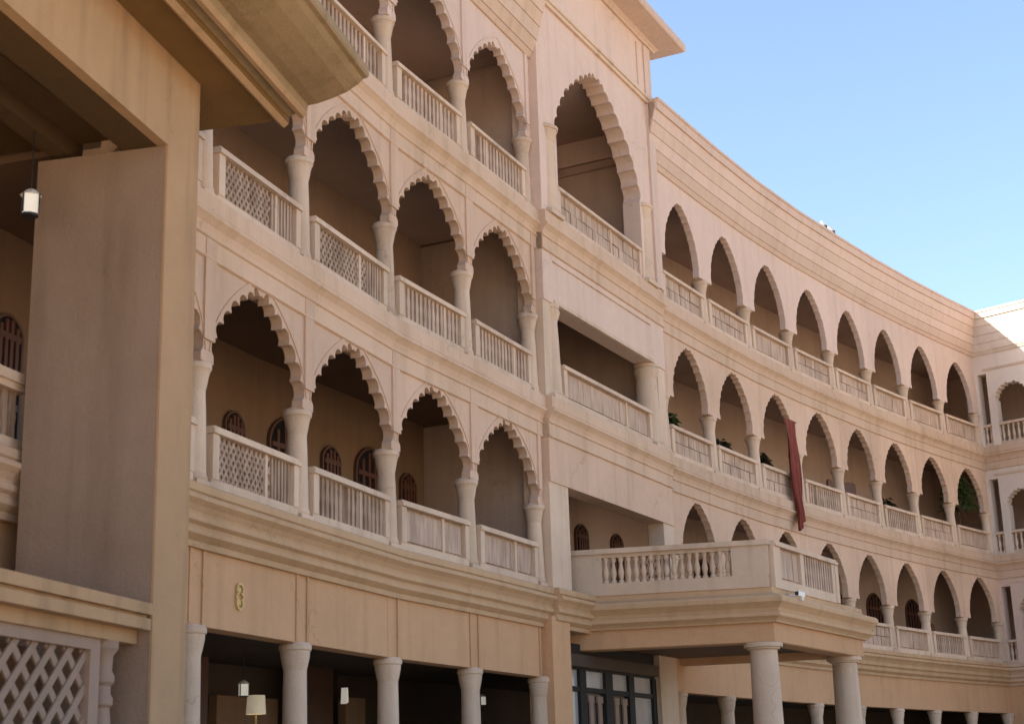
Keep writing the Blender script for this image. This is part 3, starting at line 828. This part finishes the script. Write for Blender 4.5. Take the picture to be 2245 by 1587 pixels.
part('mezzanine_back_wall', MB().sweep(mpath, [(-2.6, 0.0), (-2.6, 9.4), (-2.85, 9.4), (-2.85, 0.0)]), 'inner', porch)
part('mezzanine_ceiling', MB().sweep(mpath, [(0.3, 9.24), (-2.7, 9.24), (-2.7, 9.4), (0.3, 9.4)]), 'dark_ceil', porch)
part('upper_wall', MB().sweep(mpath, [(0.0, 9.41), (0.0, 18.8), (-9.0, 18.8), (-9.0, 0.0), (-8.7, 0.0), (-8.7, 9.41)]), 'peach', porch)
pm, pe = mpath[2], mpath[3]
mw_ = dist(pm, pe)
mx_ = frame(pm, pe) @ Matrix.Translation((0, -MZ - 0.02, B[1]))
mb_ = part('balustrade', MB().box(0.0, mw_, -0.1, 0.1, 0.0, 0.14), 'trim', porch, mx_)
part('handrail', MB().box(0.0, mw_, -0.16, 0.12, 0.78, 0.9).box(0.0, mw_, -0.12, 0.1, 0.7, 0.78), 'trim', mb_, mx_)
part('panel', slab_panel(0.1, mw_ - 0.05, 0.14, 0.7, 0.02), 'panel_dark', mb_, mx_)
part('carving', relief(0.1, mw_ - 0.05, 0.14, 0.7, 0.02, 'flute', random.Random(5)), 'panel_a', mb_, mx_)
# eave: soffit, two beads, cove, gutter lip
ES, EEND = -8.0, 2.1
prof = [(-1.6, 10.09), (0.56, 10.09), (0.575, 10.02), (0.64, 10.0), (0.7, 10.04), (0.7, 10.12), (0.8, 10.16), (0.84, 10.12), (0.92, 10.12), (0.95, 10.19), (0.97, 10.25),
        (1.1, 10.26), (1.28, 10.3), (1.5, 10.37), (1.66, 10.46), (1.72, 10.52), (1.78, 10.53), (1.8, 10.56), (1.8, 10.66), (1.7, 10.7), (-1.6, 10.95)]
e0 = E0 + pt * ES; e1 = E0 + pt * EEND
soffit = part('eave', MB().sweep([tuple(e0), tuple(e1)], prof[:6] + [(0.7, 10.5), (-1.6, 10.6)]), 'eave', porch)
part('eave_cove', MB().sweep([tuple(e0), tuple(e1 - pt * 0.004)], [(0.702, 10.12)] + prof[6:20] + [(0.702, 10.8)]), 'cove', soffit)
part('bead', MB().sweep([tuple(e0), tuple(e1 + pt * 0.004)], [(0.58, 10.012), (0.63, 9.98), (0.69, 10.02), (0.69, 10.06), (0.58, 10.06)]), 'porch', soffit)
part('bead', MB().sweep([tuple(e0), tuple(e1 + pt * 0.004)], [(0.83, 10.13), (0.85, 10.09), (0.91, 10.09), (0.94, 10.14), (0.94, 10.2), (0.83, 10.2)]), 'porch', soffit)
# low gallery front: coping bands, lattice screen, turned half column
cop = part('ledge', MB().box(-8.0, -0.02, -0.04, 0.6, 3.5, 3.62).box(-8.0, -0.021, 0.03, 0.9, 3.46, 3.5).box(-8.0, -0.02, -0.02, 0.9, 3.34, 3.46).box(-8.0, -0.02, 0.14, 0.8, 3.2, 3.34), 'porch', porch, px)
lat = MB()
lx0, lx1, lz0, lz1, ly = -8.0, -0.9, 0.6, 3.1, 0.24
for sgn in (1, -1):
    dx = 0.34
    hgt = lz1 - lz0
    run = hgt * 1.0
    x = lx0 - run
    while x < lx1 + run:
        xa, xb = (x, x + run) if sgn > 0 else (x + run, x)
        za, zb_ = lz0, lz1
        # clip to the frame
        def at(xc): return za + (zb_ - za) * (xc - xa) / (xb - xa)
        lo, hi = max(min(xa, xb), lx0), min(max(xa, xb), lx1)
        if hi - lo > 0.02:
            z_lo, z_hi = at(lo), at(hi)
            d = Vector((hi - lo, z_hi - z_lo)).normalized() * 0.043
            nx_, nz_ = -d.y, d.x
            lat.poly([(lo + nx_, z_lo + nz_), (lo - nx_, z_lo - nz_), (hi - nx_, z_hi - nz_), (hi + nx_, z_hi + nz_)], ly + (0.0 if sgn > 0 else 0.021), ly + (0.02 if sgn > 0 else 0.045))
        x += dx
ls = part('lattice_screen', lat, 'lattice', porch, px)
part('screen_frame', MB().box(-8.0, -0.72, ly - 0.05, ly + 0.09, 3.08, 3.201).box(-0.92, -0.72, ly - 0.049, ly + 0.09, 0.0, 3.08).box(-8.0, -0.92, ly - 0.05, ly + 0.09, 0.0, 0.62), 'lattice', ls, px)
part('screen_back', MB().box(-8.0, -0.2, 1.2, 1.3, 0.0, 3.2), 'inner', ls, px)
part('column', MB().lathe([(0.2, 0.0), (0.2, 1.0), (0.1, 1.1), (0.16, 1.5), (0.17, 1.8), (0.13, 2.3), (0.11, 2.52), (0.14, 2.55), (0.14, 2.62), (0.115, 2.66), (0.115, 2.74), (0.15, 2.78), (0.15, 2.84), (0.12, 2.9), (0.13, 3.05), (0.18, 3.12), (0.18, 3.201)], 24),
     'lattice', porch, px @ Matrix.Translation((-0.5, 0.3, 0)), smooth=True)

# ================================================================== movable things
def leafy(mb, n, r, h, z0, size, rng, droop=0.5):
    for _ in range(n):
        a = rng.uniform(0, 6.283); e = rng.uniform(-0.2, 1.3)
        rr = r * rng.uniform(0.3, 1.0)
        c = Vector((math.cos(a) * rr * math.cos(e), math.sin(a) * rr * math.cos(e), z0 + h * max(0, math.sin(e)) * rng.uniform(0.6, 1)))
        d = Vector((math.cos(a), math.sin(a), rng.uniform(-droop, 0.6))).normalized()
        s = Vector((-d.y, d.x, rng.uniform(-0.4, 0.4))).normalized()
        L_ = size * rng.uniform(0.7, 1.3); W_ = L_ * 0.32
        mid = c + d * L_ * 0.5 + Vector((0, 0, 0.02))
        mb.add([c, mid + s * W_, c + d * L_ - Vector((0, 0, 0.25 * L_)), mid - s * W_], [(0, 1, 2, 3)])


def plant(p, q, s, o, z, height, r, label, leafmat='leaf', group='potted plants on the middle gallery', n=220):
    o = max(o, -0.42)
    x, y = along(p, q, s, o)
    t = thing('potted_plant', label, 'plant', (x, y, z), group)
    X = Matrix.Translation((x, y, z))
    rg = random.Random(int(s * 100 + z * 10))
    part('pot', MB().lathe([(0.13, 0), (0.19, 0.3), (0.22, 0.32), (0.22, 0.38), (0.18, 0.38), (0.16, 0.33)], 18), 'pot', t, X, smooth=True)
    part('stem', MB().lathe([(0.025, 0.3), (0.018, height * 0.6), (0.01, height * 0.95)], 8), 'brownwood', t, X)
    mb = MB(); leafy(mb, n, r, height * 0.45, height * 0.55, 0.22, rg)
    part('foliage', mb, leafmat, t, X)
    return t


plant(P['R1'], P['R2'], 1.25, -0.4, B[2], 1.45, 0.24, 'leafy green potted plant in the first small arch right of the tower', 'leaf')
plant(P['R2'], P['R3'], 1.7, -0.4, B[2], 1.4, 0.24, 'dark round potted shrub in the second small arch right of the tower', 'leafdark')
plant(P['R3'], P['R4'], 1.2, -0.4, B[2], 1.45, 0.26, 'dark domed potted shrub just left of the hanging red cloth', 'leafdark')
plant(P['R8'], P['R9'], 1.75, -0.5, B[2], 3.1, 0.6, 'tall green palm filling the last middle arch before the corner', 'leaf', n=420)
plant(P['R6'], P['R7'], 1.6, -0.4, B[2], 1.35, 0.22, 'dark potted shrub in the third arch from the far corner, right of the chair pair', 'leafdark')


def chair(p, q, s, o, z, label, yaw=0.0, grp='chairs on the middle gallery', hgt=1.15):
    x, y = along(p, q, s, o)
    t = thing('chair', label, 'chair', (x, y, z), grp)
    X = frame(p, q) 
    X = Matrix.Translation((x, y, z)) @ X.to_3x3().to_4x4() @ Matrix.Rotation(yaw, 4, 'Z')
    part('seat', MB().box(-0.26, 0.26, -0.25, 0.25, 0.42, 0.48), 'brownwood', t, X)
    bk = MB().poly([(-0.26, 0.48), (0.26, 0.48), (0.24, hgt - 0.06), (0.12, hgt), (-0.12, hgt), (-0.24, hgt - 0.06)], 0.2, 0.26)
    part('backrest', bk, 'brownwood', t, X)
    for sx in (-0.23, 0.23):
        for sy in (-0.22, 0.22):
            part('leg', MB().box(sx - 0.025, sx + 0.025, sy - 0.025, sy + 0.025, 0, 0.42), 'brownwood', t, X)
        part('armrest', MB().box(sx - 0.025, sx + 0.025, -0.22, 0.2, 0.62, 0.67).box(sx - 0.02, sx + 0.02, -0.2, -0.16, 0.48, 0.62), 'brownwood', t, X)
    return t


chair(P['R4'], P['R5'], 1.2, -0.45, B[2], 'brown wooden chair behind the rail just right of the red cloth', 0.3, hgt=1.7)
chair(P['R5'], P['R6'], 0.85, -0.45, B[2], 'left chair of the pair in the second arch right of the red cloth', 0.1, hgt=1.5)
chair(P['R5'], P['R6'], 2.2, -0.45, B[2], 'right chair of the pair in the second arch right of the red cloth', -0.5, hgt=1.6)
chair(P['R7'], P['R8'], 2.1, -0.45, B[1], 'dark chair behind the lowest gallery rail near the far corner', 0.2, 'chairs on the lowest gallery', hgt=1.3)

# red cloth over the rail
rc = MB()
nx, nz = 22, 40
p0, p1 = P['R3'], P['R4']
vs = []
prf = [(0.2, 11.98), (0.24, 11.2), (0.27, 10.4), (0.31, 9.6), (0.37, 9.1), (0.38, 8.74)]
def prof_at(u):
    L_ = [0]
    for a, b in zip(prf, prf[1:]): L_.append(L_[-1] + math.hypot(a[0] - b[0], a[1] - b[1]))
    d = u * L_[-1]
    for i in range(len(prf) - 1):
        if d <= L_[i + 1] + 1e-9:
            k = (d - L_[i]) / (L_[i + 1] - L_[i])
            return (prf[i][0] + (prf[i + 1][0] - prf[i][0]) * k, prf[i][1] + (prf[i + 1][1] - prf[i][1]) * k)
    return prf[-1]
for side in (0, 1):
    for j in range(nz + 1):
        v = j / nz
        o, z = prof_at(v)
        wv = 0.8 - 0.22 * v + 0.06 * math.sin(5 * v + 0.4)
        for i in range(nx + 1):
            u = i / nx
            s = 1.86 + wv * u + 0.02 * v + 0.03 * math.sin(9 * v + 3 * u)
            fold = 0.07 * math.sin(u * 17 + 2.5 * math.sin(3 * v)) * (0.45 + 0.55 * v)
            x, y = along(p0, p1, s, o + 0.03 + fold + (0.012 if side else 0.0))
            vs.append((x, y, z - 0.16 * math.sin(u * 5 + 0.6) * v ** 3))
fs = []
NN = (nx + 1) * (nz + 1)
for j in range(nz):
    for i in range(nx):
        a = j * (nx + 1) + i
        fs.append((a, a + 1, a + nx + 2, a + nx + 1))
        fs.append((NN + a, NN + a + nx + 1, NN + a + nx + 2, NN + a + 1))
rc.add(vs, fs)
cl = part('hanging_cloth', rc, 'red', None, smooth=False)
tag(cl, 'long dark red cloth hanging from a middle gallery arch over its rail', 'cloth')
for f in cl.data.polygons: f.use_smooth = True
part('rod', MB().lathe([(0.02, 0.0), (0.02, 1.0)], 8), 'brownwood', cl, Matrix.Translation((*along(p0, p1, 1.78, 0.22), 11.99)) @ frame(p0, p1).to_3x3().to_4x4() @ Matrix.Rotation(rad(90), 4, 'Y'))

# crest on the ground fascia
cx_ = frame(P['L1'], P['L2']) @ Matrix.Translation((1.1, -0.1, 4.18))
cr = thing('wall_crest', 'small gold curled crest on the ochre band above the ground floor columns', 'crest', tuple(cx_.translation))
def ring(mb, cx, cz, r0_, r1_, a0, a1, y0, y1, n=18):
    o = [(cx + r1_ * math.cos(a0 + (a1 - a0) * i / n), cz + r1_ * math.sin(a0 + (a1 - a0) * i / n)) for i in range(n + 1)]
    i_ = [(cx + r0_ * math.cos(a0 + (a1 - a0) * i / n), cz + r0_ * math.sin(a0 + (a1 - a0) * i / n)) for i in range(n + 1)]
    mb.poly(o + i_[::-1], y0, y1)
mb = MB()
ring(mb, 0, 0.09, 0.068, 0.098, -0.5, 3.5, -0.035, 0.0)
ring(mb, 0.0, -0.08, 0.068, 0.096, 2.7, 6.75, -0.034, 0.0)
ring(mb, 0.05, 0.0, 0.03, 0.055, -2.0, 2.2, -0.033, 0.0)
ring(mb, -0.05, 0.0, 0.03, 0.055, 1.0, 5.2, -0.033, 0.0)
part('scroll', mb, 'gold', cr, cx_)
part('boss', MB().lathe([(0.05, 0), (0.045, 0.02), (0.02, 0.03)], 14), 'gold', cr, cx_ @ Matrix.Translation((0, 0, 0.09)) @ Matrix.Rotation(rad(90), 4, 'X'), smooth=True)
part('boss', MB().lathe([(0.05, 0), (0.045, 0.02), (0.02, 0.03)], 14), 'gold', cr, cx_ @ Matrix.Translation((0, 0, -0.08)) @ Matrix.Rotation(rad(90), 4, 'X'), smooth=True)


def lantern(loc, ztop, label, s=1.0, glow='lampglow', group='hanging lanterns'):
    t = thing('hanging_lantern', label, 'lantern', loc, group)
    X = Matrix.Translation(loc) @ Matrix.Rotation(0.4, 4, 'Z')
    part('chain', MB().lathe([(0.008, 0.34 * s), (0.008, ztop - loc[2])], 6), 'black', t, X)
    part('glass', MB().box(-0.085 * s, 0.085 * s, -0.085 * s, 0.085 * s, 0.03 * s, 0.26 * s), glow, t, X)
    part('cap', MB().lathe([(0.13 * s, 0.262 * s), (0.07 * s, 0.32 * s), (0.02 * s, 0.35 * s)], 8), 'white', t, X)
    part('tray', MB().lathe([(0.1 * s, 0.0), (0.1 * s, 0.028 * s)], 8), 'black', t, X)
    for a in (-1, 1):
        for b in (-1, 1):
            part('bar', MB().box(a * 0.09 * s - 0.008, a * 0.09 * s + 0.008, b * 0.09 * s - 0.008, b * 0.09 * s + 0.008, 0.028 * s, 0.262 * s), 'black', t, X)
    return t


lantern((*along(P['L2'], P['L3'], 2.75, -2.4), 3.18), 4.0, 'small bright lantern hanging in the ground arcade below the gold crest', 0.8)
lantern((*along(P['L3'], P['L4'], 7.6, -2.0), 3.3), 4.0, 'tiny glinting lantern hanging deep in the third ground arcade bay', 0.7)  # daylight glimmer given a lantern's shape
lantern((-5.37, 16.2, 7.95), 9.25, 'white box lantern hanging under the dark porch ceiling at left', 0.95)

# floor lamp in the ground arcade
lx, ly_ = along(P['L2'], P['L3'], 3.35, -2.5)
fl_ = thing('floor_lamp', 'floor lamp with a square cream shade in the first ground arcade bay', 'lamp', (lx, ly_, 0))
X = Matrix.Translation((lx, ly_, 0))
part('stand', MB().lathe([(0.18, 0), (0.18, 0.03), (0.02, 0.05), (0.015, 2.95)], 14), 'gold', fl_, X)
part('lamp_shade', MB().lathe([(0.17, 2.93), (0.15, 3.24), (0.145, 3.24), (0.165, 2.93)], 20), 'shadeglow', fl_, X, smooth=True)


def glint_lamp(p, q, s, o, z, label, mat, w, h):  # daylight gaps and reflections modelled as lamps, added to mark the bright spots
    x, y = along(p, q, s, o)
    X = frame(p, q).to_3x3().to_4x4(); X.translation = Vector((x, y, z))
    t = thing('wall_lamp', label, 'lamp', (x, y, z), 'wall lamps in the ground arcade')
    part('backplate', MB().box(-w * 0.3, w * 0.3, 0.02, 0.06, -h * 0.3, h * 0.3), 'black', t, X)
    part('shade', MB().poly([(-w / 2, -h / 2), (w / 2, -h / 2 + 0.03), (w * 0.25, h / 2), (-w * 0.2, h / 2)], -0.1, 0.02), mat, t, X)
    return t


glint_lamp(P['L2'], P['L3'], 6.75, -2.55, 3.38, 'small white wall lamp between the second and third ground columns', 'lampglow', 0.09, 0.3)
glint_lamp(P['L4'], P['L5'], 9.3, -2.5, 3.36, 'narrow yellow green wall lamp in the dark bay beside the portico', 'yellowlight', 0.1, 0.3)

# camera under the portico cornice corner
cm = K + fd * 0.85 - Vector((-fd.y, fd.x)) * 0.34
sc_ = thing('security_camera', 'small white security camera fixed to the portico cornice corner', 'camera', (cm.x, cm.y, 5.36))
X = frame(tuple(K), tuple(K2)).to_3x3().to_4x4(); X.translation = Vector((cm.x, cm.y, 5.36))
part('housing', MB().box(-0.2, 0.16, -0.05, 0.05, -0.05, 0.05).box(-0.23, -0.1, -0.06, 0.06, 0.045, 0.06), 'white', sc_, X)
part('lens', MB().box(-0.215, -0.2, -0.035, 0.035, -0.035, 0.035), 'black', sc_, X)
part('bracket', MB().box(0.05, 0.1, 0.05, 0.34, -0.02, 0.02).box(0.02, 0.13, -0.03, 0.05, -0.12, -0.05), 'white', sc_, X)

# white pipe lying on the roof edge of the right arcade
pa = along(P['R4'], P['R5'], 1.9, 0.68); pb = along(P['R5'], P['R6'], 0.2, 0.66)
X = frame(pa, pb, 0.0)
X.translation = Vector((pa[0], pa[1], 18.9))
rp = thing('roof_pipe', 'short white pipe lying on the curved roof edge against the sky', 'pipe', (pa[0], pa[1], 18.9))
part('pipe', MB().lathe([(0.035, 0.0), (0.035, 1.1)], 12), 'white', rp, X @ Matrix.Translation((0, 0, 0.075)) @ Matrix.Rotation(rad(90), 4, 'Y'), smooth=True)
part('clip', MB().box(0.2, 0.26, -0.09, 0.09, -0.06, 0.02), 'black', rp, X)
part('clip', MB().box(0.85, 0.91, -0.09, 0.09, -0.06, 0.02), 'black', rp, X)
